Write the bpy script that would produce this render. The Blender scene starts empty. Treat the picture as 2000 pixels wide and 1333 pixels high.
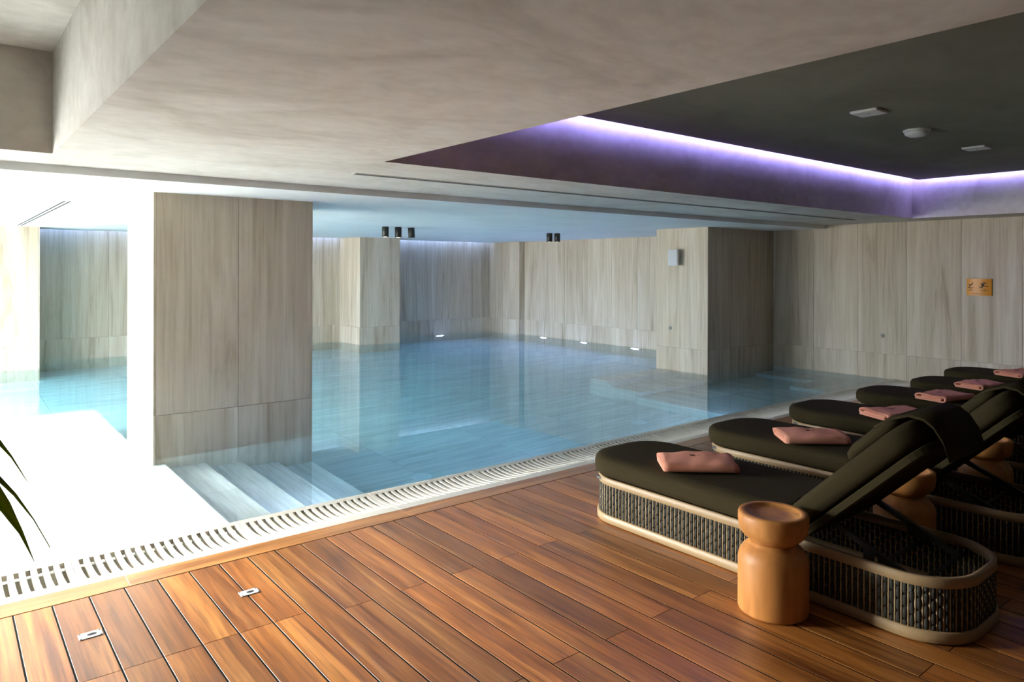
import bpy, bmesh, math, random
from mathutils import Matrix, Vector
random.seed(7)
sc = bpy.context.scene
col = sc.collection
PI = math.pi

# ------------------------------------------------------------------ camera
cam_d = bpy.data.cameras.new('camera'); cam = bpy.data.objects.new('camera', cam_d); col.objects.link(cam)
YAW = math.radians(38.84)
cam_d.sensor_width = 36.0; cam_d.lens = 1390.0 / 2000.0 * 36.0
cam_d.shift_y = -(666.5 - 523.3) / 2000.0
cam_d.clip_start = 0.05; cam_d.clip_end = 200
cam.matrix_world = Matrix.Translation((0, 0, 1.6)) @ Matrix.Rotation(-YAW, 4, 'Z') @ Matrix.Rotation(PI / 2, 4, 'X') @ Matrix.Rotation(math.radians(0.16), 4, 'Z')
sc.camera = cam

# ------------------------------------------------------------------ sky and daylight
SKY, HAZE = 2.1, 29.0
w = bpy.data.worlds.new('hazy_sky'); sc.world = w; w.use_nodes = True
_nt = w.node_tree; bg = _nt.nodes['Background']; bg.inputs[1].default_value = 1.0
def _n(t, **k):
    n = _nt.nodes.new(t)
    for a_, v_ in k.items(): setattr(n, a_, v_)
    return n
_tc = _n('ShaderNodeTexCoord'); _sp = _n('ShaderNodeSeparateXYZ'); _rp = _n('ShaderNodeValToRGB')
_nt.links.new(_tc.outputs['Generated'], _sp.inputs[0]); _nt.links.new(_sp.outputs['Z'], _rp.inputs['Fac'])
_e = _rp.color_ramp.elements       # pale ground below the horizon, hazy sky growing brighter upwards
_e[0].position = 0.0; _e[0].color = (0.40, 0.40, 0.38, 1); _e[1].position = 1.0; _e[1].color = (0.78, 0.92, 1.05, 1)
_q = _e.new(0.02); _q.color = (0.49, 0.57, 0.64, 1)
_ez, _az = math.radians(21), math.radians(45)       # the hazy sun stands on the window side, obliquely over the pool
SUN_DIR = (-math.sin(_az) * math.cos(_ez), math.cos(_az) * math.cos(_ez), math.sin(_ez))
_dt = _n('ShaderNodeVectorMath', operation='DOT_PRODUCT'); _dt.inputs[1].default_value = SUN_DIR; _nt.links.new(_tc.outputs['Generated'], _dt.inputs[0])
_mx0 = _n('ShaderNodeMath', operation='MAXIMUM'); _mx0.inputs[1].default_value = 0.0; _nt.links.new(_dt.outputs['Value'], _mx0.inputs[0])
_pw = _n('ShaderNodeMath', operation='POWER'); _pw.inputs[1].default_value = 90.0; _nt.links.new(_mx0.outputs[0], _pw.inputs[0])
_s1 = _n('ShaderNodeVectorMath', operation='SCALE'); _s1.inputs['Scale'].default_value = SKY; _nt.links.new(_rp.outputs['Color'], _s1.inputs[0])
_hz = _n('ShaderNodeMath', operation='MULTIPLY'); _hz.inputs[1].default_value = HAZE; _nt.links.new(_pw.outputs[0], _hz.inputs[0])
_s2 = _n('ShaderNodeVectorMath', operation='SCALE'); _s2.inputs[0].default_value = (1.0, 0.98, 0.94); _nt.links.new(_hz.outputs[0], _s2.inputs['Scale'])
_ad = _n('ShaderNodeVectorMath', operation='ADD'); _nt.links.new(_s1.outputs[0], _ad.inputs[0]); _nt.links.new(_s2.outputs[0], _ad.inputs[1]); _nt.links.new(_ad.outputs[0], bg.inputs[0])

sc.view_settings.view_transform = 'Standard'; sc.view_settings.look = 'None'
sc.view_settings.exposure = 4.8; sc.view_settings.gamma = 1.0
sc.view_settings.use_curve_mapping = False

# room key dimensions (metres)
XL, XR = -2.6, 10.85          # window wall, end wall
PX, XR2 = 10.855, 11.02   # pilaster face in the far corner, pool part of the end wall set back a little
YB, YF = -1.2, 14.38          # wall behind the camera, far pool wall
ZS, ZP = 2.28, 2.225          # deck soffit, pool ceiling
ZW, ZF = -0.015, -1.28        # water level, pool floor
Y_DECK, Y_TRIM, Y_LIP = 3.965, 4.12, 4.58
WIN = [(6.2, 10.15), (10.25, 14.2)]

for i, (a, b) in enumerate(WIN):
    l = bpy.data.lights.new('daylight_portal', 'AREA'); l.shape = 'RECTANGLE'
    l.size = 2.1; l.size_y = b - a; l.cycles.is_portal = True
    o = bpy.data.objects.new('daylight_portal', l); col.objects.link(o)
    o.location = (XL - 0.16, (a + b) / 2, 1.1)
    o.rotation_euler = (0, -PI / 2, 0)

# ------------------------------------------------------------------ helpers
def rgba(c): return (c[0], c[1], c[2], 1.0)
def new_mat(name):
    m = bpy.data.materials.new(name); m.use_nodes = True
    nt = m.node_tree; b = nt.nodes['Principled BSDF']
    return m, nt, b
def simple(name, c, rough=0.5, metal=0.0, spec=0.5, emit=None, es=0.0, bump=0.0, bscale=60.0, var=0.0):
    m, nt, b = new_mat(name)
    b.inputs['Base Color'].default_value = rgba(c); b.inputs['Roughness'].default_value = rough
    b.inputs['Metallic'].default_value = metal; b.inputs['Specular IOR Level'].default_value = spec
    if emit: b.inputs['Emission Color'].default_value = rgba(emit); b.inputs['Emission Strength'].default_value = es
    if bump or var:
        tc = nt.nodes.new('ShaderNodeTexCoord'); n = nt.nodes.new('ShaderNodeTexNoise')
        n.inputs['Scale'].default_value = bscale; n.inputs['Detail'].default_value = 4
        nt.links.new(tc.outputs['Object'], n.inputs['Vector'])
        if bump:
            bp = nt.nodes.new('ShaderNodeBump'); bp.inputs['Strength'].default_value = bump; bp.inputs['Distance'].default_value = 0.01
            nt.links.new(n.outputs['Fac'], bp.inputs['Height']); nt.links.new(bp.outputs['Normal'], b.inputs['Normal'])
        if var:
            mx = nt.nodes.new('ShaderNodeMix'); mx.data_type = 'RGBA'
            mx.inputs['A'].default_value = rgba([v * (1 - var) for v in c]); mx.inputs['B'].default_value = rgba([min(1, v * (1 + var)) for v in c])
            nt.links.new(n.outputs['Fac'], mx.inputs['Factor']); nt.links.new(mx.outputs['Result'], b.inputs['Base Color'])
    return m
def ramp(nt, stops):
    r = nt.nodes.new('ShaderNodeValToRGB'); e = r.color_ramp.elements
    while len(e) < len(stops): e.new(0.5)
    for q, (p, c) in zip(e, stops): q.position = p; q.color = rgba(c)
    return r
def streak_mat(name, scale, stops, rough, rnd=40.0, stock=False, detail=8.0, distort=0.6, bump=0.15, spec=0.5, tone=0.0, coat=0.0, fine=None, ramp2=None):
    """stone or wood: noise stretched along one axis, offset per object"""
    m, nt, b = new_mat(name); N = nt.nodes; L = nt.links
    tc = N.new('ShaderNodeTexCoord'); oi = N.new('ShaderNodeObjectInfo')
    mul = N.new('ShaderNodeMath'); mul.operation = 'MULTIPLY'; mul.inputs[1].default_value = rnd
    L.new(oi.outputs['Random'], mul.inputs[0])
    add = N.new('ShaderNodeVectorMath'); add.operation = 'ADD'
    L.new(tc.outputs['Object'], add.inputs[0]); L.new(mul.outputs[0], add.inputs[1])
    mp = N.new('ShaderNodeMapping'); mp.inputs['Scale'].default_value = scale; L.new(add.outputs[0], mp.inputs['Vector'])
    n = N.new('ShaderNodeTexNoise'); n.inputs['Scale'].default_value = 1.0; n.inputs['Detail'].default_value = detail
    n.inputs['Roughness'].default_value = 0.62; n.inputs['Distortion'].default_value = distort
    L.new(mp.outputs[0], n.inputs['Vector'])
    r = ramp(nt, stops); L.new(n.outputs['Fac'], r.inputs['Fac'])
    out = r.outputs['Color']
    if fine:
        mp2 = N.new('ShaderNodeMapping'); mp2.inputs['Scale'].default_value = fine; L.new(add.outputs[0], mp2.inputs['Vector'])
        n2 = N.new('ShaderNodeTexNoise'); n2.inputs['Scale'].default_value = 1.0; n2.inputs['Detail'].default_value = 5; L.new(mp2.outputs[0], n2.inputs['Vector'])
        r2 = ramp(nt, ramp2 or [(0.3, (0.8, 0.8, 0.8)), (0.7, (1.12, 1.12, 1.12))]); L.new(n2.outputs['Fac'], r2.inputs['Fac'])
        mx = N.new('ShaderNodeMix'); mx.data_type = 'RGBA'; mx.blend_type = 'MULTIPLY'; mx.inputs['Factor'].default_value = 1.0
        L.new(out, mx.inputs['A']); L.new(r2.outputs['Color'], mx.inputs['B']); out = mx.outputs['Result']
    if tone:
        hs = N.new('ShaderNodeHueSaturation')
        mr = N.new('ShaderNodeMapRange'); mr.inputs['To Min'].default_value = 1 - tone; mr.inputs['To Max'].default_value = 1 + tone
        L.new(oi.outputs['Random'], mr.inputs['Value']); L.new(mr.outputs[0], hs.inputs['Value'])
        L.new(out, hs.inputs['Color']); out = hs.outputs['Color']
    if stock:
        a3 = N.new('ShaderNodeAttribute'); a3.attribute_type = 'OBJECT'; a3.attribute_name = 'dark_stock'      # boards cut from darker red-brown stock
        b3 = N.new('ShaderNodeMix'); b3.data_type = 'RGBA'; b3.blend_type = 'MULTIPLY'; b3.inputs['B'].default_value = (0.30, 0.20, 0.22, 1)
        L.new(a3.outputs['Fac'], b3.inputs['Factor']); L.new(out, b3.inputs['A']); out = b3.outputs['Result']
    L.new(out, b.inputs['Base Color'])
    b.inputs['Roughness'].default_value = rough; b.inputs['Specular IOR Level'].default_value = spec
    b.inputs['Coat Weight'].default_value = coat; b.inputs['Coat Roughness'].default_value = 0.33
    if bump:
        bp = N.new('ShaderNodeBump'); bp.inputs['Strength'].default_value = bump; bp.inputs['Distance'].default_value = 0.004
        L.new(n.outputs['Fac'], bp.inputs['Height']); L.new(bp.outputs['Normal'], b.inputs['Normal'])
    return m

M = {}
M['travertine'] = streak_mat('travertine', (4.2, 4.2, 0.33), [(0.30, (0.35, 0.275, 0.185)), (0.42, (0.485, 0.40, 0.295)), (0.55, (0.55, 0.465, 0.355)), (0.70, (0.63, 0.56, 0.45))], 0.55, fine=(30, 30, 1.1), ramp2=[(0.25, (0.80, 0.78, 0.75)), (0.5, (1.0, 1.0, 1.0)), (0.75, (1.06, 1.06, 1.06))], distort=1.1, detail=10, bump=0.1, tone=0.04, spec=0.3)
M['pool_stone'] = streak_mat('pool_stone', (0.7, 7.0, 7.0), [(0.30, (0.56, 0.56, 0.55)), (0.5, (0.68, 0.68, 0.67)), (0.72, (0.78, 0.78, 0.77))], 0.6, fine=(1.6, 30, 30), bump=0.1, tone=0.05, spec=0.3)
M['wood'] = streak_mat('deck_hardwood', (14.0, 0.8, 14.0), [(0.30, (0.15, 0.042, 0.006)), (0.5, (0.35, 0.120, 0.019)), (0.70, (0.57, 0.245, 0.055))], 0.42, fine=(85, 2.2, 85), ramp2=[(0.3, (0.62, 0.58, 0.52)), (0.5, (1, 1, 1)), (0.7, (1.25, 1.22, 1.18))], bump=0.12, tone=0.36, spec=0.4, coat=0.65, stock=True)
M['wood_x'] = streak_mat('edge_hardwood', (0.8, 14.0, 14.0), [(0.28, (0.18, 0.06, 0.012)), (0.5, (0.36, 0.145, 0.035)), (0.72, (0.54, 0.25, 0.07))], 0.42, fine=(2.5, 70, 70), bump=0.12, tone=0.15, spec=0.4, coat=0.65)
M['stool'] = streak_mat('pale_turned_wood', (3.0, 3.0, 1.2), [(0.3, (0.37, 0.14, 0.03)), (0.55, (0.52, 0.22, 0.055)), (0.75, (0.60, 0.28, 0.08))], 0.5, rnd=9, fine=(20, 20, 2), bump=0.05, spec=0.35)
M['grout'] = simple('pale_grout', (0.72, 0.69, 0.62), 0.8)
M['plaster'] = streak_mat('mottled_plaster', (1.1, 1.6, 1.6), [(0.28, (0.54, 0.50, 0.44)), (0.5, (0.68, 0.64, 0.58)), (0.72, (0.76, 0.73, 0.68))], 0.85, rnd=3, detail=10, distort=1.2, bump=0.1, spec=0.15, fine=(9, 14, 14), ramp2=[(0.3, (0.92, 0.92, 0.92)), (0.7, (1.04, 1.04, 1.04))])
M['plaster_white'] = streak_mat('pale_pool_plaster', (1.1, 1.6, 1.6), [(0.28, (0.74, 0.75, 0.74)), (0.5, (0.80, 0.81, 0.80)), (0.72, (0.84, 0.85, 0.84))], 0.85, rnd=3, detail=10, distort=1.2, bump=0.05, spec=0.15)
M['plaster_dark'] = streak_mat('grey_green_panel', (1.2, 1.8, 1.8), [(0.3, (0.17, 0.165, 0.12)), (0.7, (0.23, 0.225, 0.165))], 0.85, rnd=3, bump=0.05, spec=0.15)  # darker grey-green than the plaster of the other coffer panel
M['dark_wall'] = simple('low_bounce_timber', (0.03, 0.022, 0.016), 0.7, var=0.3, bscale=3)  # unseen walls behind and beside the deck, darkened to cut bounce light
M['under'] = simple('dark_underfloor', (0.012, 0.008, 0.006), 0.9)
M['slate'] = simple('low_bounce_slate', (0.07, 0.068, 0.065), 0.6, var=0.3, bscale=8)  # for the added landing out of view, dark so it bounces little light
M['caulk'] = simple('black_green_caulk', (0.008, 0.010, 0.007), 0.95, spec=0.05)
M['ceramic'] = simple('ivory_ceramic', (0.66, 0.62, 0.53), 0.28, var=0.04, bscale=5)
M['step_stone'] = streak_mat('pale_step_stone', (7.0, 0.7, 7.0), [(0.3, (0.62, 0.61, 0.58)), (0.7, (0.80, 0.79, 0.76))], 0.6, fine=(30, 1.6, 30), bump=0.08, spec=0.3)
M['cushion'] = simple('dark_olive_fabric', (0.036, 0.027, 0.011), 0.95, bump=0.25, bscale=420, var=0.12, spec=0.1)
M['rail'] = simple('sand_powder_coat', (0.33, 0.22, 0.105), 0.5)
M['rope'] = simple('dark_brown_rope', (0.022, 0.019, 0.012), 0.75, bump=0.4, bscale=300)
M['stake'] = simple('straw_cord', (0.36, 0.26, 0.13), 0.7)
M['strut'] = simple('bronze_bar', (0.03, 0.027, 0.02), 0.5, metal=0.2)
M['towel'] = simple('salmon_terry', (0.78, 0.345, 0.225), 0.95, bump=0.6, bscale=260, var=0.08, spec=0.1)
M['thread'] = simple('brown_thread', (0.16, 0.05, 0.04), 0.8)
M['black'] = simple('matt_black_metal', (0.016, 0.016, 0.012), 0.45)
M['dark'] = simple('black_gap', (0.006, 0.006, 0.005), 0.9)
M['white_plastic'] = simple('white_plastic', (0.62, 0.62, 0.58), 0.45)
M['silver'] = simple('silver_plastic', (0.55, 0.56, 0.58), 0.4)
M['button'] = simple('satin_grey', (0.30, 0.29, 0.26), 0.6)
M['steel'] = simple('brushed_steel', (0.72, 0.72, 0.72), 0.28, metal=1.0)
M['orange'] = simple('orange_sign', (0.75, 0.30, 0.03), 0.4)
M['ink'] = simple('black_print', (0.01, 0.008, 0.006), 0.6)
def leaf_mat():
    m, nt, b = new_mat('green_leaf'); b.inputs['Base Color'].default_value = (0.10, 0.11, 0.008, 1); b.inputs['Roughness'].default_value = 0.35
    tl_ = nt.nodes.new('ShaderNodeBsdfTranslucent'); tl_.inputs['Color'].default_value = (0.30, 0.32, 0.012, 1); mx = nt.nodes.new('ShaderNodeMixShader'); mx.inputs[0].default_value = 0.6
    nt.links.new(b.outputs[0], mx.inputs[1]); nt.links.new(tl_.outputs[0], mx.inputs[2]); nt.links.new(mx.outputs[0], nt.nodes['Material Output'].inputs[0])
    return m
M['leaf'] = leaf_mat()
M['stem'] = simple('brown_stem', (0.10, 0.065, 0.03), 0.8)
M['pot'] = simple('grey_pot', (0.10, 0.10, 0.095), 0.7)
M['soil'] = simple('dark_soil', (0.03, 0.02, 0.013), 0.95)
M['alu'] = simple('grey_window_frame', (0.20, 0.20, 0.20), 0.4, metal=0.6)
M['drain'] = simple('white_drain', (0.75, 0.77, 0.78), 0.4)
M['led'] = simple('violet_led', (0.5, 0.5, 0.9), 0.5, emit=(0.33, 0.29, 1.0), es=4.0)
M['led_blue'] = simple('blue_led', (0.5, 0.6, 0.9), 0.5, emit=(0.30, 0.48, 1.0), es=0.9)
M['pool_lamp'] = simple('blue_white_pool_lamp', (0.8, 0.85, 1), 0.4, emit=(0.36, 0.48, 1.0), es=6.0)
M['near_lamp'] = simple('white_pool_lamp', (0.8, 0.85, 1), 0.4, emit=(0.58, 0.66, 1.0), es=4.5)
M['lens_on'] = simple('lit_lens', (0.9, 0.85, 0.8), 0.4, emit=(1.0, 0.82, 0.66), es=0.4)

def water_mat():
    m, nt, b = new_mat('clear_pool_water'); nt.nodes.remove(b)
    out = nt.nodes['Material Output']
    g = nt.nodes.new('ShaderNodeBsdfGlass'); g.inputs['IOR'].default_value = 1.33; g.inputs['Roughness'].default_value = 0.0
    v = nt.nodes.new('ShaderNodeVolumeAbsorption'); v.inputs['Color'].default_value = (0.24, 0.80, 0.90, 1); v.inputs['Density'].default_value = 0.33
    nt.links.new(g.outputs[0], out.inputs['Surface']); nt.links.new(v.outputs[0], out.inputs['Volume'])
    return m
M['water'] = water_mat()
def pane_mat():
    m, nt, b = new_mat('window_glass'); nt.nodes.remove(b); out = nt.nodes['Material Output']
    t = nt.nodes.new('ShaderNodeBsdfTransparent'); g = nt.nodes.new('ShaderNodeBsdfGlossy'); g.inputs['Roughness'].default_value = 0.02
    mx = nt.nodes.new('ShaderNodeMixShader'); mx.inputs[0].default_value = 0.05
    nt.links.new(t.outputs[0], mx.inputs[1]); nt.links.new(g.outputs[0], mx.inputs[2]); nt.links.new(mx.outputs[0], out.inputs[0])
    return m
M['pane'] = pane_mat()

class MB:
    def __init__(s): s.v = []; s.f = []; s.sm = []
    def face(s, idx, smooth=False): s.f.append(idx); s.sm.append(smooth)
    def box(s, x0, x1, y0, y1, z0, z1):
        b = len(s.v)
        s.v += [(x, y, z) for z in (z0, z1) for y in (y0, y1) for x in (x0, x1)]
        for q in ((0, 2, 3, 1), (4, 5, 7, 6), (0, 1, 5, 4), (2, 6, 7, 3), (0, 4, 6, 2), (1, 3, 7, 5)): s.face([b + i for i in q])
        return s
    def bevbox(s, x0, x1, y0, y1, z0, z1, c):
        # box with its top edges chamfered
        return s.rings([[(x0, y0, z0), (x1, y0, z0), (x1, y1, z0), (x0, y1, z0)], [(x0, y0, z1 - c), (x1, y0, z1 - c), (x1, y1, z1 - c), (x0, y1, z1 - c)], [(x0 + c, y0 + c, z1), (x1 - c, y0 + c, z1), (x1 - c, y1 - c, z1), (x0 + c, y1 - c, z1)]], smooth=False)
    def rings(s, R, smooth=True, cap0=True, cap1=True, closed=True, loop=False):
        b = len(s.v); n = len(R[0])
        for r in R: s.v += [tuple(p) for p in r]
        m = len(R)
        for i in range(m if loop else m - 1):
            i2 = (i + 1) % m
            for j in range(n if closed else n - 1):
                j2 = (j + 1) % n
                s.face([b + i * n + j, b + i * n + j2, b + i2 * n + j2, b + i2 * n + j], smooth)
        if not loop and closed:
            if cap0: s.face([b + j for j in range(n)][::-1])
            if cap1: s.face([b + (m - 1) * n + j for j in range(n)])
        return s
    def lathe(s, prof, n=32, c=(0, 0, 0), smooth=True):
        R = [[(c[0] + r * math.cos(2 * PI * k / n), c[1] + r * math.sin(2 * PI * k / n), c[2] + z) for k in range(n)] for r, z in prof]
        return s.rings(R, smooth)
    def bar(s, a, b_, rx, rz=None, n=4, up=(0, 0, 1)):
        a = Vector(a); b_ = Vector(b_); d = (b_ - a).normalized(); up = Vector(up)
        if abs(d.dot(up)) > 0.95: up = Vector((1, 0, 0))
        x = d.cross(up).normalized(); z = x.cross(d); rz = rz or rx; R = []
        for p in (a, b_):
            if n == 4: R.append([p + x * sx * rx + z * sz * rz for sx, sz in ((-1, -1), (1, -1), (1, 1), (-1, 1))])
            else: R.append([p + x * rx * math.cos(2 * PI * k / n) + z * rz * math.sin(2 * PI * k / n) for k in range(n)])
        return s.rings(R, n > 4)
    def tube(s, pts, r, n=6):
        for a, b_ in zip(pts[:-1], pts[1:]): s.bar(a, b_, r, n=n)
        return s
    def xf(s, mat, start=0):
        s.v[start:] = [tuple(mat @ Vector(p)) for p in s.v[start:]]; return s
    def mesh(s, name, mat=None, weld=False):
        me = bpy.data.meshes.new(name); me.from_pydata([tuple(p) for p in s.v], [], s.f)
        me.polygons.foreach_set('use_smooth', s.sm)
        bm = bmesh.new(); bm.from_mesh(me)
        if weld: bmesh.ops.remove_doubles(bm, verts=bm.verts, dist=1e-5)
        bmesh.ops.recalc_face_normals(bm, faces=bm.faces); bm.to_mesh(me); bm.free()
        if mat: me.materials.append(M[mat])
        return me
    def build(s, name, mat, parent=None, loc=None, weld=False): return link(name, s.mesh(name, mat, weld), parent, loc)
def link(name, me, parent=None, loc=None, rot=None):
    o = bpy.data.objects.new(name, me); col.objects.link(o)
    if parent: o.parent = parent
    if loc: o.location = loc
    if rot: o.rotation_euler = rot
    return o
def tag(o, label, cat=None, group=None, kind=None):
    o['label'] = label
    if cat: o['category'] = cat
    if group: o['group'] = group
    if kind: o['kind'] = kind
    return o
def empty(name, loc, rz=0.0):
    o = bpy.data.objects.new(name, None); col.objects.link(o); o.location = loc; o.rotation_euler = (0, 0, rz); o.empty_display_size = 0.1
    return o
def struct(o, label): o['kind'] = 'structure'; o['label'] = label; return o
def copy_tree(o, parent=None):
    c = o.copy(); col.objects.link(c); c.parent = parent
    for ch in list(o.children): copy_tree(ch, c)
    return c
def rrect(hx, y0, y1, r0, r1, n=8):
    """rounded rectangle outline, half width hx, from y0 (corner radius r0) to y1 (corner radius r1)"""
    P = []
    for cx, cy, r, a in ((hx - r1, y1 - r1, r1, 0), (-(hx - r1), y1 - r1, r1, PI / 2), (-(hx - r0), y0 + r0, r0, PI), (hx - r0, y0 + r0, r0, 1.5 * PI)):
        for k in range(n + 1): t = a + PI / 2 * k / n; P.append((cx + r * math.cos(t), cy + r * math.sin(t)))
    return P

# ------------------------------------------------------------------ room shell
# ceiling over the deck with its two coffers
def grid_slab(xs, ys, solid, z0, z1):
    m = MB(); nx, ny = len(xs) - 1, len(ys) - 1
    S = lambda i, j: 0 <= i < nx and 0 <= j < ny and solid(i, j)
    for i in range(nx):
        for j in range(ny):
            if not S(i, j): continue
            x0, x1, y0, y1 = xs[i], xs[i + 1], ys[j], ys[j + 1]
            def q(*P): b = len(m.v); m.v.extend(P); m.face([b, b + 1, b + 2, b + 3])
            q((x0, y0, z0), (x0, y1, z0), (x1, y1, z0), (x1, y0, z0)); q((x0, y0, z1), (x1, y0, z1), (x1, y1, z1), (x0, y1, z1))
            if not S(i - 1, j): q((x0, y0, z0), (x0, y0, z1), (x0, y1, z1), (x0, y1, z0))
            if not S(i + 1, j): q((x1, y0, z0), (x1, y1, z0), (x1, y1, z1), (x1, y0, z1))
            if not S(i, j - 1): q((x0, y0, z0), (x1, y0, z0), (x1, y0, z1), (x0, y0, z1))
            if not S(i, j + 1): q((x0, y1, z0), (x0, y1, z1), (x1, y1, z1), (x1, y1, z0))
    return m
CLX, CLY = 0.53, 5.07          # corner of the coffer by the window
CRX0, CRX1, CRY = 2.23, 10.2, 4.08
xs = [XL, -2.3, CLX, CRX0, CRX1, XR]; ys = [YB, -0.9, CRY, CLY, 5.62]
def solid(i, j):
    if j == 0 or j == 3: return True
    if i == 1: return False
    if j == 1 and i == 3: return False
    return True
ceil = struct(grid_slab(xs, ys, solid, ZS, 3.1).build('ceiling', 'plaster', weld=True), 'mottled plaster ceiling over the timber deck with two deep coffers')
MB().box(XL, XR, YB, 5.62, 3.1, 3.2).build('roof_slab', 'plaster', ceil)
MB().box(-2.35, CLX + 0.05, -0.95, CLY + 0.05, 2.89, 2.95).build('coffer_panel', 'plaster', ceil)
cp = MB().box(CRX0 - 0.05, CRX1 - 0.11, -0.95, CRY - 0.11, 2.78, 2.84).build('coffer_panel', 'plaster_dark', ceil); cp['label'] = 'dark grey-green coffer panel with a lit gap around its edge'
MB().box(CRX0 + 0.02, CRX1 - 0.13, CRY - 0.130, CRY - 0.118, 2.842, 2.866).build('led_strip', 'led', ceil)
MB().box(CRX1 - 0.130, CRX1 - 0.118, -0.85, CRY - 0.14, 2.842, 2.866).build('led_strip', 'led', ceil)
pc = struct(MB().box(XL, XR2 + 0.2, 5.62, 14.2, ZP, 3.0).build('ceiling', 'plaster_white'), 'lower plaster ceiling over the pool')
MB().box(XL, XR2 + 0.2, 14.2, YF + 0.2, 2.42, 3.0).build('cove_top', 'plaster', pc)
MB().box(XL, XR, 14.205, 14.215, 2.34, 2.37).build('led_strip', 'led_blue', pc)

# walls clad in travertine panels
panel_cache = {}
def panels(parent, axis, fix, sgn, u0, u1, n, zs):
    """axis 'x': panels lie in a plane x = fix facing sgn; u runs along y"""
    wdt = (u1 - u0) / n; g = 0.0018
    for za, zb in zip(zs[:-1], zs[1:]):
        key = (axis, sgn, round(wdt, 4), round(zb - za, 4))
        if key not in panel_cache:
            m = MB(); h2 = (zb - za) / 2 - g; w2 = wdt / 2 - g
            if axis == 'x': m.box(*sorted((0, sgn * 0.02)), -w2, w2, -h2, h2)
            else: m.box(-w2, w2, *sorted((0, sgn * 0.02)), -h2, h2)
            panel_cache[key] = m.mesh('panel', 'travertine')
        for k in range(n):
            u = u0 + wdt * (k + 0.5); dj = random.uniform(-0.0006, 0.0006)
            loc = (fix - sgn * 0.02 + dj, u, (za + zb) / 2) if axis == 'x' else (u, fix - sgn * 0.02 + dj, (za + zb) / 2)
            link('panel', panel_cache[key], parent, loc)
ZJ = 0.35
wr = struct(MB().box(XR + 0.018, XR + 0.4, YB, 7.4, -1.4, 3.0).box(XR2 + 0.018, XR2 + 0.3, 7.4, YF + 0.3, -1.4, 3.0).build('wall_right', 'grout'), 'end wall of vertical veined beige travertine panels')
panels(wr, 'x', XR, -1, YB, 6.52, 11, [-0.05, ZJ, 2.32]); panels(wr, 'x', XR2, -1, 7.5, 13.2, 8, [-1.3, ZJ, 2.32])
wf = struct(MB().box(XL - 0.3, XR + 0.3, YF + 0.018, YF + 0.3, -1.4, 3.0).build('wall_far', 'grout'), 'far pool wall of vertical veined travertine panels')
panels(wf, 'y', YF, -1, XL, PX, 19, [-1.3, ZJ, 2.42])
def pillar(x0, x1, y0, y1, nx, ny, label, faces='wsen'):
    o = struct(MB().box(x0 + 0.018, x1 - 0.018, y0 + 0.018, y1 - 0.018, -1.4, ZP + 0.2).build('pillar', 'grout'), label)
    zs = [-1.3, ZJ, ZP + 0.05]
    if 'w' in faces: panels(o, 'x', x0, -1, y0, y1, ny, zs)
    if 'e' in faces: panels(o, 'x', x1, 1, y0, y1, ny, zs)
    if 's' in faces: panels(o, 'y', y0, -1, x0 + 0.02, x1 - 0.02, nx, zs)
    if 'n' in faces: panels(o, 'y', y1, 1, x0 + 0.02, x1 - 0.02, nx, zs)
    return o
pA = pillar(1.395, 2.785, 6.5, 7.555, 2, 2, 'broad travertine pillar standing in the pool beside the steps')
pB = pillar(6.78, 7.73, 13.44, YF + 0.1, 1, 1, 'travertine pillar against the far pool wall', 'wse')
pC = pillar(9.05, XR2 + 0.1, 6.52, 7.51, 2, 1, 'travertine pier joined to the end wall carrying a white speaker', 'wsn')
pD = pillar(0.2, 1.24, 13.44, YF + 0.1, 1, 1, 'sunlit travertine pillar on the far wall near the windows', 'wse')
pE = pillar(PX, XR2 + 0.1, 13.2, YF + 0.1, 1, 2, 'shallow travertine pilaster in the far corner of the pool', 'ws')
wl = struct(MB().box(XL - 0.3, XL, 5.62, WIN[0][0], -1.4, 3.2).box(XL - 0.3, XL, WIN[0][1], WIN[1][0], -1.4, 3.2).box(XL - 0.3, XL, WIN[1][1], YF + 0.3, -1.4, 3.2)
            .box(XL - 0.3, XL, WIN[0][0], WIN[1][1], -1.4, 0.02).box(XL - 0.3, XL, WIN[0][0], WIN[1][1], 2.2, 3.2).build('wall_left', 'plaster'), 'plastered window wall beside the pool')
struct(MB().box(XL - 0.3, XL, YB, 5.62, -1.4, 3.2).build('wall_side', 'dark_wall'), 'unseen timber wall beside the added landing, kept dark to cut bounce light')
wb = struct(MB().box(XL - 0.3, XR + 0.3, YB - 0.3, YB, -0.3, 3.2).build('wall_back', 'dark_wall'), 'unseen timber wall behind the deck, kept dark to cut bounce light')
for i, (a, b) in enumerate(WIN):
    wn = struct(empty('window_%d' % (i + 1), (XL - 0.15, (a + b) / 2, 0.02)), 'tall grey framed window wall lighting the pool')
    h = (b - a) / 2; n = 4
    MB().box(-0.04, 0.04, -h, h, 0, 0.06).build('window_sill', 'alu', wn); MB().box(-0.04, 0.04, -h, h, 2.12, 2.18).build('window_head', 'alu', wn)
    for k in range(n + 1):
        y = -h + 2 * h * k / n; y = max(-h + 0.03, min(h - 0.03, y)); MB().box(-0.035, 0.035, y - 0.025, y + 0.025, 0.06, 2.12).build('mullion', 'alu', wn)
    for k in range(n): MB().box(-0.004, 0.004, -h + 2 * h * k / n + 0.02, -h + 2 * h * (k + 1) / n - 0.02, 0.05, 2.13).build('pane', 'pane', wn)

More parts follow.
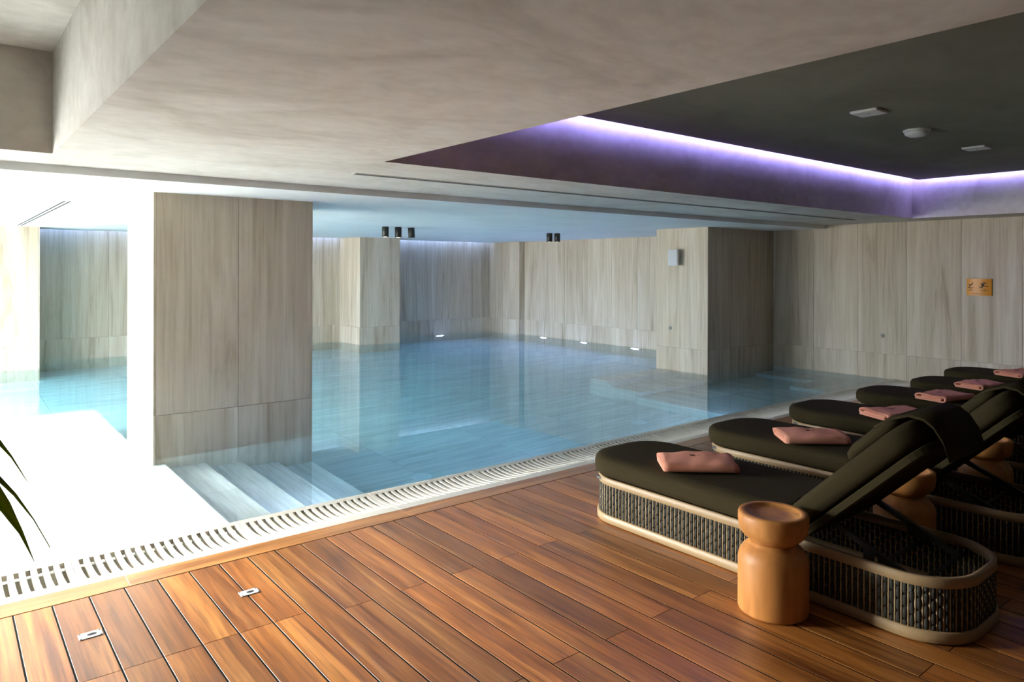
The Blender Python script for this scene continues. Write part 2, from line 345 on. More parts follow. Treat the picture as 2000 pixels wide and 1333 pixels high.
# ------------------------------------------------------------------ deck
fl = struct(MB().box(XL, XR, YB, Y_TRIM, -0.3, -0.0275).build('floor', 'under'), 'reddish hardwood plank deck running along the pool')
PW = 0.1515; x_start = 0.418
XD = x_start - 2 * 0.1515   # the timber starts here; an added unseen landing beyond, dark to cut bounce light
k0 = int(math.floor((XD - x_start) / PW + 1e-6)); k1 = int(math.ceil((XR - x_start) / PW))
pk = {}
def plank(x, y0, y1):
    L = round(y1 - y0, 3)
    if L not in pk:
        m = MB(); m.bevbox(-PW / 2 + 0.0038, PW / 2 - 0.0038, -L / 2 + 0.0015, L / 2 - 0.0015, -0.026, 0, 0.0006); pk[L] = m.mesh('plank', 'wood')
    o = link('plank', pk[L], fl, (x, (y0 + y1) / 2, random.uniform(-0.0003, 0.0)))
    o['dark_stock'] = random.choice((0.0, 0.0, 0.0, 0.15, 0.3, 0.45))
for k in range(k0, k1):
    xc = x_start + (k + 0.5) * PW
    if xc - PW / 2 < XD - 0.01 or xc + PW / 2 > XR + 0.01: continue
    if xc < 1.3: cuts = [Y_DECK, 3.165, 2.13 if k % 2 else 1.6, YB]
    elif k % 2: cuts = [Y_DECK, 3.085, 1.17, YB]
    else: cuts = [Y_DECK, 2.13, 0.21, YB]
    for a, b in zip(cuts[:-1], cuts[1:]): plank(xc, b, a)
MB().box(XD, XR, YB, Y_DECK + 0.002, -0.0272, -0.0011).build('caulking', 'caulk', fl)
ld = struct(empty('floor', (XL, YB, 0)), 'added slate landing out of view beside the timber deck, dark to limit bounce light')
_lm = {}
for i in range(4):
    for j in range(5):
        lw, lh = (XD - XL) / 4, (Y_TRIM - YB) / 5
        if 0 not in _lm: _lm[0] = MB().bevbox(-lw / 2 + 0.002, lw / 2 - 0.002, -lh / 2 + 0.002, lh / 2 - 0.002, -0.027, 0.0, 0.002).mesh('paving_slab', 'slate')
        link('paving_slab', _lm[0], ld, (lw * (i + 0.5), lh * (j + 0.5), 0))
seams = [XD] + [0.75 + 1.62 * k for k in range(0, 7)] + [XR]
for a, b in zip(seams[:-1], seams[1:]):
    MB().bevbox(a + 0.0003, b - 0.0003, Y_DECK + 0.004, Y_TRIM - 0.001, -0.026, 0.001, 0.0015).build('edge_board', 'wood_x', fl)
for hx, hy in ((0.515, 3.55), (1.19, 3.53)):
    h = empty('flush_handle', (hx, hy, 0.0)); h.parent = fl; h['label'] = 'small steel flush pull plate let into the deck hatch'
    m = MB(); m.rings([[(p[0], p[1], 0.0005) for p in rrect(0.029, -0.045, 0.045, 0.004, 0.004, 3)], [(p[0], p[1], 0.003) for p in rrect(0.028, -0.044, 0.044, 0.004, 0.004, 3)]], False).build('plate', 'silver', h)
    m = MB(); m.rings([[(0.012 * math.cos(t), 0.006 + 0.019 * math.sin(t), 0.0031) for t in [2 * PI * k / 16 for k in range(16)]], [(0.011 * math.cos(t), 0.006 + 0.018 * math.sin(t), 0.0036) for t in [2 * PI * k / 16 for k in range(16)]]], False).build('recess', 'dark', h)
    for sx in (-1, 1):
        for sy in (-1, 1): MB().lathe([(0.003, 0.003), (0.003, 0.0042)], 8, (sx * 0.022, sy * 0.038, 0)).build('screw', 'dark', h)
    h.rotation_euler = (0, 0, -PI / 2 + 0.0)

# ------------------------------------------------------------------ overflow gutter with curved ceramic grates
gut = struct(MB().box(XL, XR, Y_TRIM, 4.66, -1.4, -0.16).box(XL, XR, 4.545, 4.66, -1.4, -0.06).box(XL, XR, Y_TRIM, 4.18, -0.2, -0.045).build('pool_edge', 'grout'), 'pool edge wall with a sunken overflow channel')
def gz(y):   # dished section of the grate
    t = (y - Y_TRIM) / (Y_LIP - Y_TRIM)
    if t < 0.17: return 0.0 + 0.002 * (0.17 - t)
    u = (t - 0.17) / 0.83
    return -0.018 * math.sin(PI * min(1, u * 1.02)) ** 1.0 * (1 if u < 0.5 else 1) - 0.006 * u
def dish(m, x0, x1, ya, yb, n, th=0.03):
    Y = [ya + (yb - ya) * k / n for k in range(n + 1)]
    R = [[(x0, y, gz(y) - th), (x1, y, gz(y) - th), (x1, y, gz(y) - 0.002), (x1 - 0.002, y, gz(y)), (x0 + 0.002, y, gz(y)), (x0, y, gz(y) - 0.002)] for y in Y]
    return m.rings(R, False)
YS0, YS1 = 4.205, 4.535        # slot ends
PER, PIT, NB = 0.905, 0.0510, 17
bar_me = dish(MB(), -0.0140, 0.0140, YS0, YS1, 10).mesh('grate_bar', 'ceramic')
m0 = int(math.floor((XL - 0.611) / PER)); 
for q in range(m0, 12):
    xa = 0.611 + q * PER - 0.045; xb = xa + PER - 0.0025
    a, b = max(xa, XL), min(xb, XR)
    if b - a < 0.05: continue
    g = empty('gutter_grate', ((a + b) / 2, (YS0 + YS1) / 2, 0)); ox, oy = g.location.x, g.location.y
    tag(g, 'ivory ceramic gutter grate of curved bars along the pool rim', 'drain grate', 'gutter grates along the pool rim')
    dish(MB(), a - ox, b - ox, Y_TRIM + 0.002, YS0, 3).xf(Matrix.Translation((0, -oy, 0))).build('deck_rim', 'ceramic', g)
    dish(MB(), a - ox, b - ox, YS1, Y_LIP, 3).xf(Matrix.Translation((0, -oy, 0))).build('water_rim', 'ceramic', g)
    for e0, e1 in ((a, min(b, xa + 0.0335)), (max(a, xa + 0.045 + PIT * (NB - 1) + 0.0115), b)):
        if e1 - e0 > 0.006: dish(MB(), e0 - ox, e1 - ox, YS0, YS1, 10).xf(Matrix.Translation((0, -oy, 0))).build('end_piece', 'ceramic', g)
    for k in range(NB - 1):
        bx = xa + 0.045 + PIT * (k + 0.5)
        if a + 0.018 < bx < b - 0.018: link('grate_bar', bar_me, g, (bx - ox, -oy, 0))

# ------------------------------------------------------------------ pool
pf = struct(MB().box(XL - 0.1, XR2 + 0.1, 4.5, YF + 0.2, -1.5, ZF - 0.018).build('pool_floor', 'grout'), 'pale stone tiled pool floor')
tl = {}
nx, ny = 11, 16; tx, ty = (XR2 - XL) / nx, (YF - 4.62) / ny
tm = MB().box(-tx / 2 + 0.002, tx / 2 - 0.002, -ty / 2 + 0.002, ty / 2 - 0.002, -0.018, 0).mesh('tile', 'pool_stone')
for i in range(nx):
    for j in range(ny): link('tile', tm, pf, (XL + tx * (i + 0.5), 4.62 + ty * (j + 0.5), ZF))
st = struct(empty('pool_steps', (1.5, 5.5, ZF)), 'broad pale stone steps going down into the pool beside the pillar')
nose = [(1.49, -0.195), (1.815, -0.35), (2.13, -0.515), (2.45, -0.695), (2.785, -0.895)]
prev = XL
for i, (xn, zn) in enumerate(nose):
    MB().bevbox(prev - 1.5, xn - 1.5, 4.60 - 5.5, (6.6 if i else 6.6) - 5.5, 0.0, zn - ZF, 0.006).build('step', 'step_stone', st); prev = xn
# the shallow ledge runs on towards the windows behind the pillar line
MB().box(XL - 1.5, 1.40 - 1.5, 6.6 - 5.5, 9.4 - 5.5, 0.0, -0.195 - ZF - 0.001).build('ledge', 'step_stone', st)
for i, (xn, zn) in enumerate(nose[:4]):
    zt = nose[i + 1][1]
    MB().lathe([(0.034, 0), (0.034, 0.008), (0.02, 0.012)], 16).xf(Matrix.Translation((xn - 1.5 + 0.004, 5.28 - 5.5, (zn + zt) / 2 - ZF)) @ Matrix.Rotation(PI / 2, 4, 'Y')).build('step_lamp', 'strut', st)
# massage bench
bn = struct(empty('pool_bench', (7.5, 6.5, ZF)), 'submerged stone lounging bench with a sloped back beside the pier')
prof = [(7.46, ZF), (7.46, -0.10), (7.12, -0.085), (7.03, -0.47), (6.97, -0.495), (6.49, -0.50), (6.49, -0.68), (6.585, -0.68), (6.585, ZF)]
m = MB(); m.rings([[(xx, y - 6.5, z - ZF) for y, z in prof] for xx in (0, 1.6)], False); m.build('bench_body', 'step_stone', bn)
MB().box(0.0, XR - 7.5, 4.62 - 6.5, 6.585 - 6.5, 0, 0.43).build('bench_footing', 'step_stone', bn)
MB().box(0.75, 1.4, 6.74 - 6.5, 6.752 - 6.5, 0.7795, 0.7825).build('air_slot', 'dark', bn)
MB().box(9.6 - 7.5, XR - 7.5, 4.62 - 6.5, 5.5 - 6.5, 0.4301, 0.75).build('side_seat', 'pool_stone', bn)
MB().box(10.3 - 7.5, XR - 7.5, 5.5 - 6.5, 6.5 - 6.5, 0.4301, 0.75).build('side_seat', 'pool_stone', bn)
for dx, dy in ((3.6, 5.83), (6.78, 8.8), (6.74, 5.86), (5.2, 11.2), (8.6, 10.9), (8.4, 12.3), (3.2, 9.3)):
    d = empty('floor_drain', (dx, dy, ZF)); d.parent = pf
    MB().lathe([(0.10, 0), (0.10, 0.006), (0.092, 0.010), (0.06, 0.010), (0.055, 0.004), (0.03, 0.004), (0.026, 0.011), (0.0, 0.012)], 24).build('cover', 'drain', d)
d = empty('floor_drain', (9.15, 5.9, ZF + 0.43)); d.parent = pf
MB().lathe([(0.10, 0), (0.10, 0.006), (0.092, 0.010), (0.06, 0.010), (0.055, 0.004), (0.0, 0.006)], 24).build('cover', 'drain', d)
# underwater lamps
def pool_lamp(loc, rz, label, lens='pool_lamp'):
    t = empty('pool_lamp', loc, rz); tag(t, label, 'pool light', 'underwater wall lamps')
    R = Matrix.Rotation(PI / 2, 4, 'X')     # faces local -y
    MB().lathe([(0.135, 0), (0.135, 0.012), (0.12, 0.022), (0.105, 0.022), (0.105, 0.0)], 28).xf(R).build('bezel', 'steel', t)
    MB().lathe([(0.104, 0.004), (0.09, 0.018), (0.0, 0.022)], 28).xf(R).build('lens', lens, t)
ZL = -0.22
pool_lamp((9.36, YF - 0.001, ZL), 0, 'glowing blue-white lamp under water on the far pool wall')
pool_lamp((4.6, YF - 0.001, ZL), 0, 'glowing blue-white lamp under water on the far pool wall')
for xx, zz in ((2.3, -0.33), (4.7, -0.45), (7.05, -0.45)): pool_lamp((xx, 4.661, zz), PI, 'glowing blue-white lamp under water below the gutter', 'near_lamp')
for yy in (12.5, 11.16, 9.69): pool_lamp((XR2 - 0.001, yy, ZL), -PI / 2, 'glowing blue-white lamp under water on the end wall')
wt = MB().box(XL - 0.006, XR2 + 0.006, 4.581, YF + 0.006, ZF - 0.012, ZW).build('water', 'water'); tag(wt, 'still clear blue water filling the indoor pool', 'water', kind='stuff')

# ------------------------------------------------------------------ fittings on ceiling and walls
def spot(x, y, label, on=True, tilt=0.0):
    t = empty('ceiling_spotlight', (x, y, ZP)); tag(t, label, 'spotlight', 'black cylinder spotlights over the pool')
    T = Matrix.Rotation(tilt, 4, 'Y')
    MB().lathe([(0.046, 0.0), (0.052, -0.004), (0.052, -0.155), (0.049, -0.158), (0.046, -0.150), (0.0, -0.148)], 28).xf(T).build('body', 'black', t)
    MB().lathe([(0.0455, -0.1502), (0.0455, -0.1555), (0.0, -0.1565)], 24).xf(T).build('lens', 'lens_on' if on else 'dark', t)
spot(5.33, 9.72, 'lit black cylinder spotlight at the end of the row of three'); spot(5.55, 9.71, 'lit black cylinder spotlight in the middle of the row of three')
spot(5.775, 9.70, 'unlit tilted black cylinder spotlight of the row of three', False, -0.06)
spot(8.58, 9.58, 'black cylinder spotlight of the pair hanging over the pool'); spot(8.715, 9.52, 'black cylinder spotlight of the pair hanging over the pool')
def slot(x0, x1, y0, y1, z, label):
    t = empty('slot_diffuser', ((x0 + x1) / 2, (y0 + y1) / 2, z)); tag(t, label, 'air vent')
    hx, hy = (x1 - x0) / 2, (y1 - y0) / 2
    MB().box(-hx, hx, -hy, hy, -0.004, 0).build('frame', 'plaster', t)
    if hx > hy: A = [(-hx + 0.01, hx - 0.01, s * hy * 0.45 - 0.007, s * hy * 0.45 + 0.007) for s in (-1, 1)]
    else: A = [(s * hx * 0.45 - 0.008, s * hx * 0.45 + 0.008, -hy + 0.01, hy - 0.01) for s in (-1, 1)]
    for a in A: MB().box(*a, -0.0055, -0.0041).build('air_gap', 'dark', t)
slot(2.33, 9.9, 4.69, 4.76, ZS, 'long black slot air diffuser beside the lit coffer')
slot(0.90, 1.0, 7.9, 13.1, ZP, 'pale double slot air diffuser over the shallow end')
def plate(x, y, label):
    t = empty('ceiling_speaker', (x, y, 2.78)); tag(t, label, 'ceiling fitting', 'square white plates on the dark coffer')
    P = rrect(0.10, -0.10, 0.10, 0.012, 0.012, 3)
    MB().rings([[(a, b, 0) for a, b in P], [(a, b, -0.012) for a, b in P], [(a * .95, b * .95, -0.018) for a, b in P]], False).build('cover', 'white_plastic', t)
    MB().lathe([(0.006, -0.018), (0.006, -0.0195)], 10).build('indicator', 'dark', t)
plate(5.43, 2.48, 'square white plate fixed to the dark coffer, the one before the round detector')
plate(7.83, 2.55, 'square white plate fixed to the dark coffer, the one towards the end wall')
t = tag(empty('smoke_detector', (6.46, 2.55, 2.78)), 'round white domed smoke detector on the dark coffer', 'smoke detector')
MB().lathe([(0.105, 0), (0.105, -0.012), (0.10, -0.018)], 32).build('base', 'white_plastic', t)
MB().lathe([(0.098, -0.018), (0.09, -0.04), (0.06, -0.056), (0.0, -0.06)], 32).build('dome', 'white_plastic', t)
# wall speakers
def speaker(loc, rz, label):
    t = empty('wall_speaker', loc, rz); tag(t, label, 'speaker')     # local +x points away from the wall
    h = 0.115
    P = [(0.04, h), (0.155, h + 0.012), (0.145, -h - 0.012), (0.055, -h + 0.01)]
    MB().rings([[(a, y, z) for a, z in P] for y in (-0.075, 0.075)], False).build('cabinet', 'white_plastic', t)
    MB().rings([[(0.1555, -0.072, h + 0.008), (0.1555, 0.072, h + 0.008), (0.146, 0.072, -h - 0.008), (0.146, -0.072, -h - 0.008)], [(0.161, -0.068, h + 0.004), (0.161, 0.068, h + 0.004), (0.152, 0.068, -h - 0.004), (0.152, -0.068, -h - 0.004)]], False).build('grille', 'silver', t)
    MB().box(0, 0.008, -0.03, 0.03, -0.075, 0.075).bar((0.0, 0, 0.055), (0.06, 0, 0.055), 0.012).bar((0.0, 0, -0.03), (0.06, 0, -0.03), 0.012).build('bracket', 'black', t)
speaker((9.05, 7.12, 1.765), PI + 0.35, 'white wall speaker on a black bracket on the pier')
speaker((2.785, 7.1, 1.72), 0.0, 'wall speaker peeping out behind the broad pillar')
def button(loc, axis, label):
    t = empty('wall_button', loc); tag(t, label, 'button', 'round wall buttons')
    R = Matrix.Rotation(-PI / 2, 4, 'Y')
    MB().lathe([(0.03, 0), (0.03, 0.006), (0.026, 0.009), (0.019, 0.009)], 20).xf(R).build('ring', 'button', t)
    MB().lathe([(0.0185, 0.006), (0.017, 0.012), (0.0, 0.013)], 20).xf(R).build('cap', 'button', t)
button((9.05, 7.228, 0.65), 'x', 'small round grey button on the pier'); button((XR, 4.748, 0.613), 'x', 'small round grey button on the end wall')
# safety sign on the end wall, a bowed orange plate
sg = empty('safety_sign', (XR, 3.495, 1.357), -PI / 2); tag(sg, 'bowed orange sign with diving and running pictograms on the end wall', 'sign')
SW, SH = 0.148, 0.112
def bow(u, off=0.0): return -0.012 - 0.028 * (1 - (u / SW) ** 2) - off      # local -y points into the room
m = MB(); U = [-SW + 2 * SW * k / 12 for k in range(13)]
m.rings([[(u, bow(u) + 0.003, -SH), (u, bow(u), -SH), (u, bow(u), SH), (u, bow(u) + 0.003, SH)] for u in U], False); m.build('plate', 'orange', sg)
MB().box(-SW, -SW + 0.008, -0.012, 0, -SH, SH).box(SW - 0.008, SW, -0.012, 0, -SH, SH).build('side_bracket', 'black', sg)
def strokes(S, name):
    m = MB()
    for (u0, z0, u1, z1, wd) in S:
        d = math.hypot(u1 - u0, z1 - z0); nx_, nz = -(z1 - z0) / d * wd / 2, (u1 - u0) / d * wd / 2
        q = [(u0 + nx_, z0 + nz), (u1 + nx_, z1 + nz), (u1 - nx_, z1 - nz), (u0 - nx_, z0 - nz)]
        m.rings([[(u, bow(u, 0.0006), z) for u, z in q], [(u, bow(u, 0.0016), z) for u, z in q]], False)
    return m.build(name, 'ink', sg)
def dot(m, u, z, r): m.rings([[(u + r * math.cos(t), bow(u, o), z + r * math.sin(t)) for t in [2 * PI * k / 14 for k in range(14)]] for o in (0.0006, 0.0016)], False)
strokes([(-0.130, -0.005, -0.062, -0.010, 0.007), (-0.115, -0.003, -0.103, 0.024, 0.008), (-0.104, 0.022, -0.078, 0.040, 0.014), (-0.080, 0.038, -0.068, 0.063, 0.011)], 'diver_figure')
m = MB(); dot(m, -0.112, 0.033, 0.009); m.build('diver_head', 'ink', sg)
strokes([(0.055, 0.050, 0.045, 0.012, 0.024), (0.046, 0.014, 0.036, -0.010, 0.012), (0.038, -0.008, 0.008, 0.004, 0.008), (0.046, 0.014, 0.080, 0.016, 0.012), (0.078, 0.017, 0.110, 0.006, 0.008), (0.050, 0.046, 0.022, 0.044, 0.007), (0.060, 0.046, 0.094, 0.054, 0.008)], 'runner_figure')
m = MB(); dot(m, 0.062, 0.062, 0.009); m.build('runner_head', 'ink', sg)
def text(s, u, z, size, parent):
    c = bpy.data.curves.new('lettering', 'FONT'); c.body = s; c.size = size; c.align_x = 'CENTER'; c.extrude = 0.0003
    o = bpy.data.objects.new('lettering', c); col.objects.link(o)
    me = bpy.data.meshes.new_from_object(o); bpy.data.objects.remove(o)
    for v in me.vertices: v.co = Vector((u + v.co.x, bow(u + v.co.x, 0.0008) - v.co.z, z + v.co.y))
    me.materials.clear(); me.materials.append(M['ink']); return link('lettering', me, parent)
text('NO', -0.097, -0.032, 0.018, sg); text('DIVING', -0.097, -0.050, 0.018, sg); text('NO', 0.070, -0.032, 0.018, sg); text('RUNNING', 0.070, -0.052, 0.018, sg)
strokes([(-0.070, -0.086, -0.046, -0.087, 0.006), (-0.038, -0.087, -0.008, -0.088, 0.007), (0.002, -0.088, 0.014, -0.088, 0.007), (0.030, -0.088, 0.038, -0.088, 0.008)], 'small_print')

# ------------------------------------------------------------------ loungers
HL, HW = 1.085, 0.33
def loop_rail(m, z0, z1, out, th):
    A = rrect(HW + out, -HL - out, HL + out, 0.25, 0.25, 10); B = rrect(HW + out - th, -HL - out + th, HL + out - th, 0.25 - th, 0.25 - th, 10)
    n = len(A); c = 0.004
    R = []
    for (ax, ay), (bx, by) in zip(A, B): R.append([(ax, ay, z0 + c), (ax, ay, z1 - c), (ax * .7 + bx * .3, ay * .7 + by * .3, z1), (bx, by, z1), (bx, by, z0), (ax * .7 + bx * .3, ay * .7 + by * .3, z0)])
    return m.rings(R, True, loop=True)
def woven():
    P = rrect(HW - 0.004, -HL + 0.004, HL - 0.004, 0.24, 0.24, 12); P.append(P[0])
    S = [0]
    for a, b in zip(P[:-1], P[1:]): S.append(S[-1] + math.hypot(b[0] - a[0], b[1] - a[1]))
    n = int(S[-1] / 0.0265); n -= n % 2
    def at(s):
        s %= S[-1]
        for i in range(len(S) - 1):
            if S[i] <= s <= S[i + 1]:
                t = (s - S[i]) / max(1e-9, S[i + 1] - S[i]); a, b = P[i], P[i + 1]; L = math.hypot(b[0] - a[0], b[1] - a[1])
                return a[0] + (b[0] - a[0]) * t, a[1] + (b[1] - a[1]) * t, (b[0] - a[0]) / L, (b[1] - a[1]) / L
    rope = MB(); stake = MB(); z0, z1 = 0.052, 0.242; h = (z1 - z0) / 3.5
    for k in range(n):
        x, y, tx_, ty_ = at((k + 0.5) * S[-1] / n); ox, oy = ty_, -tx_      # outward normal
        zz = z0 - (h / 2 if k % 2 else 0)
        while zz < z1 - 0.004:
            a, b = max(zz, z0), min(zz + h, z1); hh = b - a
            if hh > 0.006:
                R = []
                for f, r in ((0.0, 0.2), (0.14, 0.8), (0.5, 1.0), (0.86, 0.8), (1.0, 0.2)):
                    z = a + hh * f; R.append([(x + tx_ * 0.0118 * r * cu + ox * 0.010 * r * su, y + ty_ * 0.0118 * r * cu + oy * 0.010 * r * su, z) for cu, su in ((1, 0), (0.5, 0.87), (-0.5, 0.87), (-1, 0), (0, -0.6))])
                rope.rings(R, True)
            zz += h
        x, y, tx_, ty_ = at(k * S[-1] / n); ox, oy = ty_, -tx_
        stake.bar((x + ox * 0.002, y + oy * 0.002, z0), (x + ox * 0.002, y + oy * 0.002, z1), 0.0042, n=5)
    return rope, stake
def slab(outl, prof):
    """rounded cushion: prof = list of (inset, z)"""
    R = []
    cx = sum(p[0] for p in outl) / len(outl); cy = sum(p[1] for p in outl) / len(outl)
    n = len(outl)
    for ins, z in prof:
        ring = []
        for i, (x, y) in enumerate(outl):
            a = outl[(i - 1) % n]; b = outl[(i + 1) % n]; tx_, ty_ = b[0] - a[0], b[1] - a[1]; L = math.hypot(tx_, ty_) or 1
            ring.append((x - ty_ / L * ins, y + tx_ / L * ins, z))
        R.append(ring)
    m = MB(); m.rings(R, True); return m
def cprof(z0, z1, r=0.04):
    return [(r, z0), (r * .45, z0 + r * .2), (r * .1, z0 + r * .6), (0, z0 + r), (0, z1 - r), (r * .1, z1 - r * .55), (r * .4, z1 - r * .2), (r, z1), (r * 1.9, z1 + 0.004)]
ANG = math.radians(44)
HY, HZ = -0.395, 0.335     # hinge of the backrest
def back_xf(): return Matrix.Translation((0, HY, HZ)) @ Matrix.Rotation(-ANG, 4, 'X')
def make_lounger():
    t = empty('sun_lounger', (0, 0, 0))
    loop_rail(MB(), 0.236, 0.283, 0.006, 0.022).build('top_rail', 'rail', t)
    loop_rail(MB(), 0.004, 0.056, 0.012, 0.026).build('bottom_rail', 'rail', t)
    r_, s_ = woven()
    wv = r_.build('woven_rope', 'rope', t); wv['kind'] = 'stuff'; ws = s_.build('straw_cords', 'stake', t); ws['kind'] = 'stuff'
    # bed under the seat cushion
    for k in range(10):
        y = -0.22 + 0.125 * k; MB().box(-HW + 0.02, HW - 0.02, y, y + 0.085, 0.255, 0.272).build('bed_slat', 'strut', t)
    sc_ = slab(rrect(0.347, HY + 0.03, HL + 0.035, 0.03, 0.26, 10), cprof(0.283, 0.405, 0.042)).build('seat_cushion', 'cushion', t)
    X = back_xf()
    # local frame of the back: y from 0 (hinge) to -0.86, z up out of the cushion
    b = slab(rrect(0.325, -0.765, 0.0, 0.14, 0.03, 8), cprof(-0.005, 0.108, 0.042)).xf(X).build('back_cushion', 'cushion', t)
    f = MB(); f.rings([[(a, c, z) for a, c in rrect(0.315 - e, -0.75 + e, -0.01 - e, 0.12, 0.02, 6)] for e, z in ((0.008, -0.05), (0, -0.044), (0, -0.018), (0.008, -0.012))], False).xf(X).build('back_frame', 'cushion', t)
    # head pillow laid over the top end with a flap behind
    hp = slab(rrect(0.24, -0.71, -0.36, 0.09, 0.09, 6), [(0.06, 0.100), (0.012, 0.112), (0, 0.132), (0.012, 0.155), (0.05, 0.172), (0.11, 0.180)]).xf(X).build('head_pillow', 'cushion', t)
    fl_ = MB(); path = [(-0.58, 0.166), (-0.67, 0.150), (-0.745, 0.118), (-0.783, 0.07), (-0.793, 0.02), (-0.780, -0.05), (-0.745, -0.12)]
    fl_.rings([[(-0.215, y, z), (0.215, y, z), (0.21, y - 0.010, z + 0.010), (-0.21, y - 0.010, z + 0.010)] for y, z in path], True).xf(X).build('pillow_flap', 'cushion', hp)
    for s in (-1, 1):
        x = s * 0.235
        a = X @ Vector((x, -0.12, -0.05)); b2 = Vector((x, -0.90, 0.215))
        MB().bar(a, b2, 0.011, 0.013).build('stay_bar', 'strut', t)
        for q in (0.45, 0.62):
            p = a.lerp(b2, q); MB().box(x - 0.006, x + 0.006, p.y - 0.02, p.y + 0.025, p.z - 0.055, p.z).build('notch_plate', 'strut', t)
    MB().bar((-0.325, -0.90, 0.215), (0.325, -0.90, 0.215), 0.009, n=8).build('cross_bar', 'strut', t)
    MB().bar((-0.325, -0.72, 0.232), (0.325, -0.72, 0.232), 0.009, n=8).build('cross_bar', 'strut', t)
    return t
lg = make_lounger()
LX = [3.262, 4.49, 5.715, 6.985, 8.09, 9.215]; LY = [0.0, 0.0, 0.05, 0.06, 0.0, 0.07]
where = ['at the open end of the row', 'second from the open end of the row', 'third from the open end of the row', 'third from the end wall in the row', 'second from the end wall in the row', 'nearest the end wall']
for i in range(6):
    o = lg if i == 0 else copy_tree(lg)
    o.location = (LX[i] + HW, 2.215 + LY[i], 0.0)
    o.rotation_euler = (0, 0, (0, 0.006, -0.008, 0.004, -0.01, 0.006)[i])
    tag(o, 'dark olive cushioned woven rope lounger, ' + where[i], 'sun lounger', 'sun loungers in a row on the deck')

# folded towels, a flat roll seen from its end
def towel_mesh(seed, Lh=0.215, W=0.145):
    rd = random.Random(seed); m = MB()
    # folded sheet section in (v, z): three layers joined by folds
    def sheet(path, th):
        out = []
        n = len(path)
        for i, (v, z) in enumerate(path):
            a = path[max(0, i - 1)]; b = path[min(n - 1, i + 1)]; tv, tz = b[0] - a[0], b[1] - a[1]; L = math.hypot(tv, tz) or 1
            out.append((v - tz / L * th / 2, z + tv / L * th / 2, v + tz / L * th / 2, z - tv / L * th / 2))
        return [(p[0], p[1]) for p in out] + [(p[2], p[3]) for p in out[::-1]]
    th = 0.0125; path = []
    z1, z2, z3, z4 = 0.0068, 0.0205, 0.0345, 0.049
    def arc(vc, za, zb, s): return [(vc + s * (zb - za) / 2 * math.sin(PI * k / 6), (za + zb) / 2 - (zb - za) / 2 * math.cos(PI * k / 6)) for k in range(1, 6)]
    path += [(W - 0.012, z1 + 0.001)] + [(W * f, z1) for f in (0.5, 0, -0.5)] + [(-W + 0.02, z1)] + arc(-W + 0.02, z1, z4, -1)
    path += [(-W + 0.02, z4)] + [(W * f, z4 + 0.002 * math.sin(3 * f)) for f in (-0.5, 0, 0.5)] + [(W - 0.02, z4)] + arc(W - 0.02, z2, z4, 1)[::-1] + [(W - 0.02, z2)] + [(W * f, z2) for f in (0.4, -0.1, -0.45)] + [(-W + 0.045, z2)] + arc(-W + 0.045, z2, z3, -1) + [(-W + 0.045, z3)] + [(W * f, z3) for f in (-0.3, 0.2)] + [(W * 0.55, z3)]
    sec = sheet(path, th); R = []
    ns = 14
    for k in range(ns + 1):
        u = -Lh + 2 * Lh * k / ns; ring = []
        for v, z in sec:
            f = z / 0.055
            du = 0.012 * f * math.sin(v * 20 + seed); dz = (0.004 * math.sin(u * 17 + v * 9 + seed) - 0.004 * (abs(u) / Lh) ** 3 + 0.0025 * math.sin(u * 45 - v * 20)) * f
            sk = 0.10 * u * f
            ring.append((u + du * (1 if abs(k - ns / 2) > ns / 2 - 3 else 0.3), v * (1 + 0.05 * math.sin(u * 9 + seed)) + sk * 0.2, max(0.0005, z + dz)))
        R.append(ring)
    m.rings(R, True); return m
def towel(x, y, z, a, seed, label):
    t = empty('folded_towel', (x, y, z), a); tag(t, label, 'towel', 'folded towels on the loungers')
    towel_mesh(seed).build('cloth', 'towel', t)
    m = MB(); zz = 0.0585
    S = [(-0.035, 0.03, -0.028, 0.045), (-0.028, 0.045, -0.020, 0.032), (-0.020, 0.032, -0.012, 0.044), (-0.012, 0.044, -0.006, 0.030), (0.012, 0.034, 0.030, 0.033), (-0.030, 0.022, -0.004, 0.020)]
    for a0, b0, a1, b1 in S: m.bar((a0, b0, zz), (a1, b1, zz), 0.0016, 0.0018)
    m.build('embroidery', 'thread', t)
ZC = 0.4165
TW = [(3.525, 2.615, -0.72), (4.70, 2.53, -0.75), (5.975, 2.52, -0.42), (7.13, 2.58, -0.22), (8.13, 2.60, -0.24), (9.37, 2.62, -0.30)]
for i, (x, y, a) in enumerate(TW):
    towel(x, y, ZC, a, i * 1.7 + 0.4, 'folded salmon pink towel on the lounger ' + where[i].replace(' in the row', '').replace(' of the row', ''))

# ------------------------------------------------------------------ turned wooden stools
def make_stool():
    t = empty('stool_table', (0, 0, 0))
    R = 0.158
    MB().lathe([(R - 0.012, 0), (R - 0.004, 0.004), (R, 0.014), (R, 0.24), (R - 0.006, 0.268), (R - 0.022, 0.292), (0.118, 0.308), (0.108, 0.316), (0.105, 0.326)], 48).build('base', 'stool', t)
    MB().lathe([(0.105, 0.326), (0.112, 0.336), (0.130, 0.348), (0.146, 0.366), (R - 0.004, 0.39), (R, 0.415), (R, 0.448), (R - 0.004, 0.457), (R - 0.012, 0.461), (R - 0.030, 0.461), (R - 0.036, 0.458), (R - 0.040, 0.451), (0.06, 0.4495), (0.0, 0.4495)], 48).build('seat', 'stool', t)
    return t
s0 = make_stool()
SP = [(3.05, 1.83, 'beside the lounger at the open end of the row'), (4.285, 1.755, 'between the first two loungers from the open end'), (5.515, 1.74, 'between the second and third loungers from the open end')]
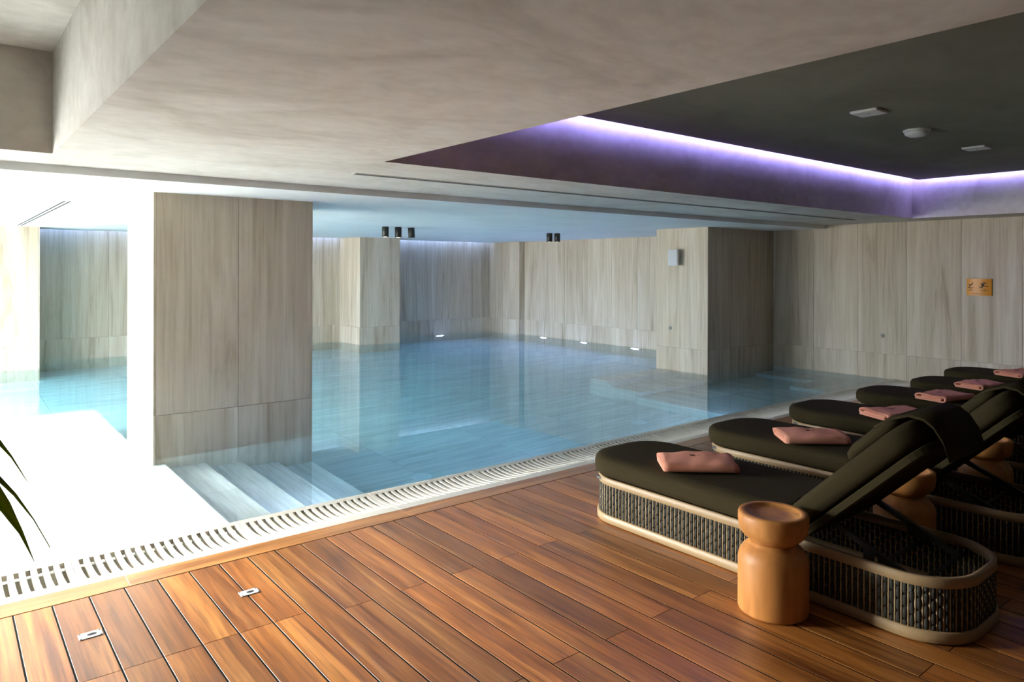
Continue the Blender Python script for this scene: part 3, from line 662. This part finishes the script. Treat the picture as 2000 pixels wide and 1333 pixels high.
for i, (x, y, wh) in enumerate(SP):
    o = s0 if i == 0 else copy_tree(s0); o.location = (x, y, 0.0); o.rotation_euler = (0, 0, i * 1.1)
    tag(o, 'pale turned wooden hourglass stool ' + wh, 'stool', 'turned wooden stools between the loungers')

# ------------------------------------------------------------------ potted plant by the camera side of the pool
pt = empty('potted_plant', (-0.42, 1.50, 0.0)); tag(pt, 'tall potted plant with long strap leaves drooping in beside the pool', 'plant')
MB().lathe([(0.15, 0), (0.17, 0.01), (0.21, 0.36), (0.215, 0.40), (0.195, 0.40), (0.19, 0.34), (0.0, 0.34)], 32).build('pot', 'pot', pt)
MB().lathe([(0.188, 0.341), (0.1, 0.35), (0.0, 0.355)], 24).build('soil', 'soil', pt)
MB().tube([(0, 0, 0.34), (0.01, 0.0, 0.7), (-0.005, 0.01, 1.0), (0.01, 0.0, 1.32)], 0.022, 10).build('stem', 'stem', pt)
def leaf(P, wd, up=(0, 0, 1)):
    P = [Vector(p) for p in P]; n = 14; C = []
    for k in range(n + 1):
        t = k / n; a = (1 - t) ** 2 * P[0] + 2 * t * (1 - t) * P[1] + t * t * P[2]; C.append(a)
    R = []
    for k, c in enumerate(C):
        d = (C[min(n, k + 1)] - C[max(0, k - 1)]).normalized(); sd = d.cross(Vector(up))
        if sd.length < 0.05: sd = Vector((0.62, -0.78, 0))
        sd.normalize(); nn = sd.cross(d); t = k / n
        w_ = wd * (math.sin(PI * min(1, 0.12 + t * 0.88)) ** 0.6) * (1 if t < 0.6 else max(0.02, 1 - ((t - 0.6) / 0.4) ** 2)); th = 0.0012
        R.append([c + sd * w_, c + nn * (th - 0.15 * w_), c - sd * w_, c - nn * (th + 0.15 * w_)])
    m = MB(); m.rings([[tuple(p) for p in r] for r in R], True); return m
o0 = Vector((-0.42, 1.50, 0.0)); base = Vector((0.01, 0, 1.31))
def wl_(P): return Vector(P) - o0
vis = [((0.112, 1.386, 1.252), (-0.02, 1.44, 1.56), 0.013, (0.3, 1.0, 0.2)), ((0.122, 1.378, 1.120), (0.005, 1.43, 1.50), 0.025, (0.1, 1.2, -0.2)), ((0.141, 1.364, 1.145), (0.0, 1.42, 1.50), 0.0085, (0.4, 1.0, 0.3))]
for tip, ctl, wd, up in vis: leaf([base, wl_(ctl), wl_(tip)], wd, up).build('leaf', 'leaf', pt)
for k in range(14):
    a = 2 * PI * k / 14 + 0.5
    if abs((a % (2 * PI)) - 2 * PI) < 0.7 or (a % (2 * PI)) < 0.35: continue
    r_ = random.uniform(0.28, 0.36); leaf([base + Vector((0, 0, random.uniform(-0.1, 0.0))), base + Vector((0.5 * r_ * math.cos(a), 0.5 * r_ * math.sin(a), random.uniform(0.15, 0.28))), base + Vector((r_ * math.cos(a), r_ * math.sin(a), random.uniform(-0.28, -0.02)))], 0.014).build('leaf', 'leaf', pt)
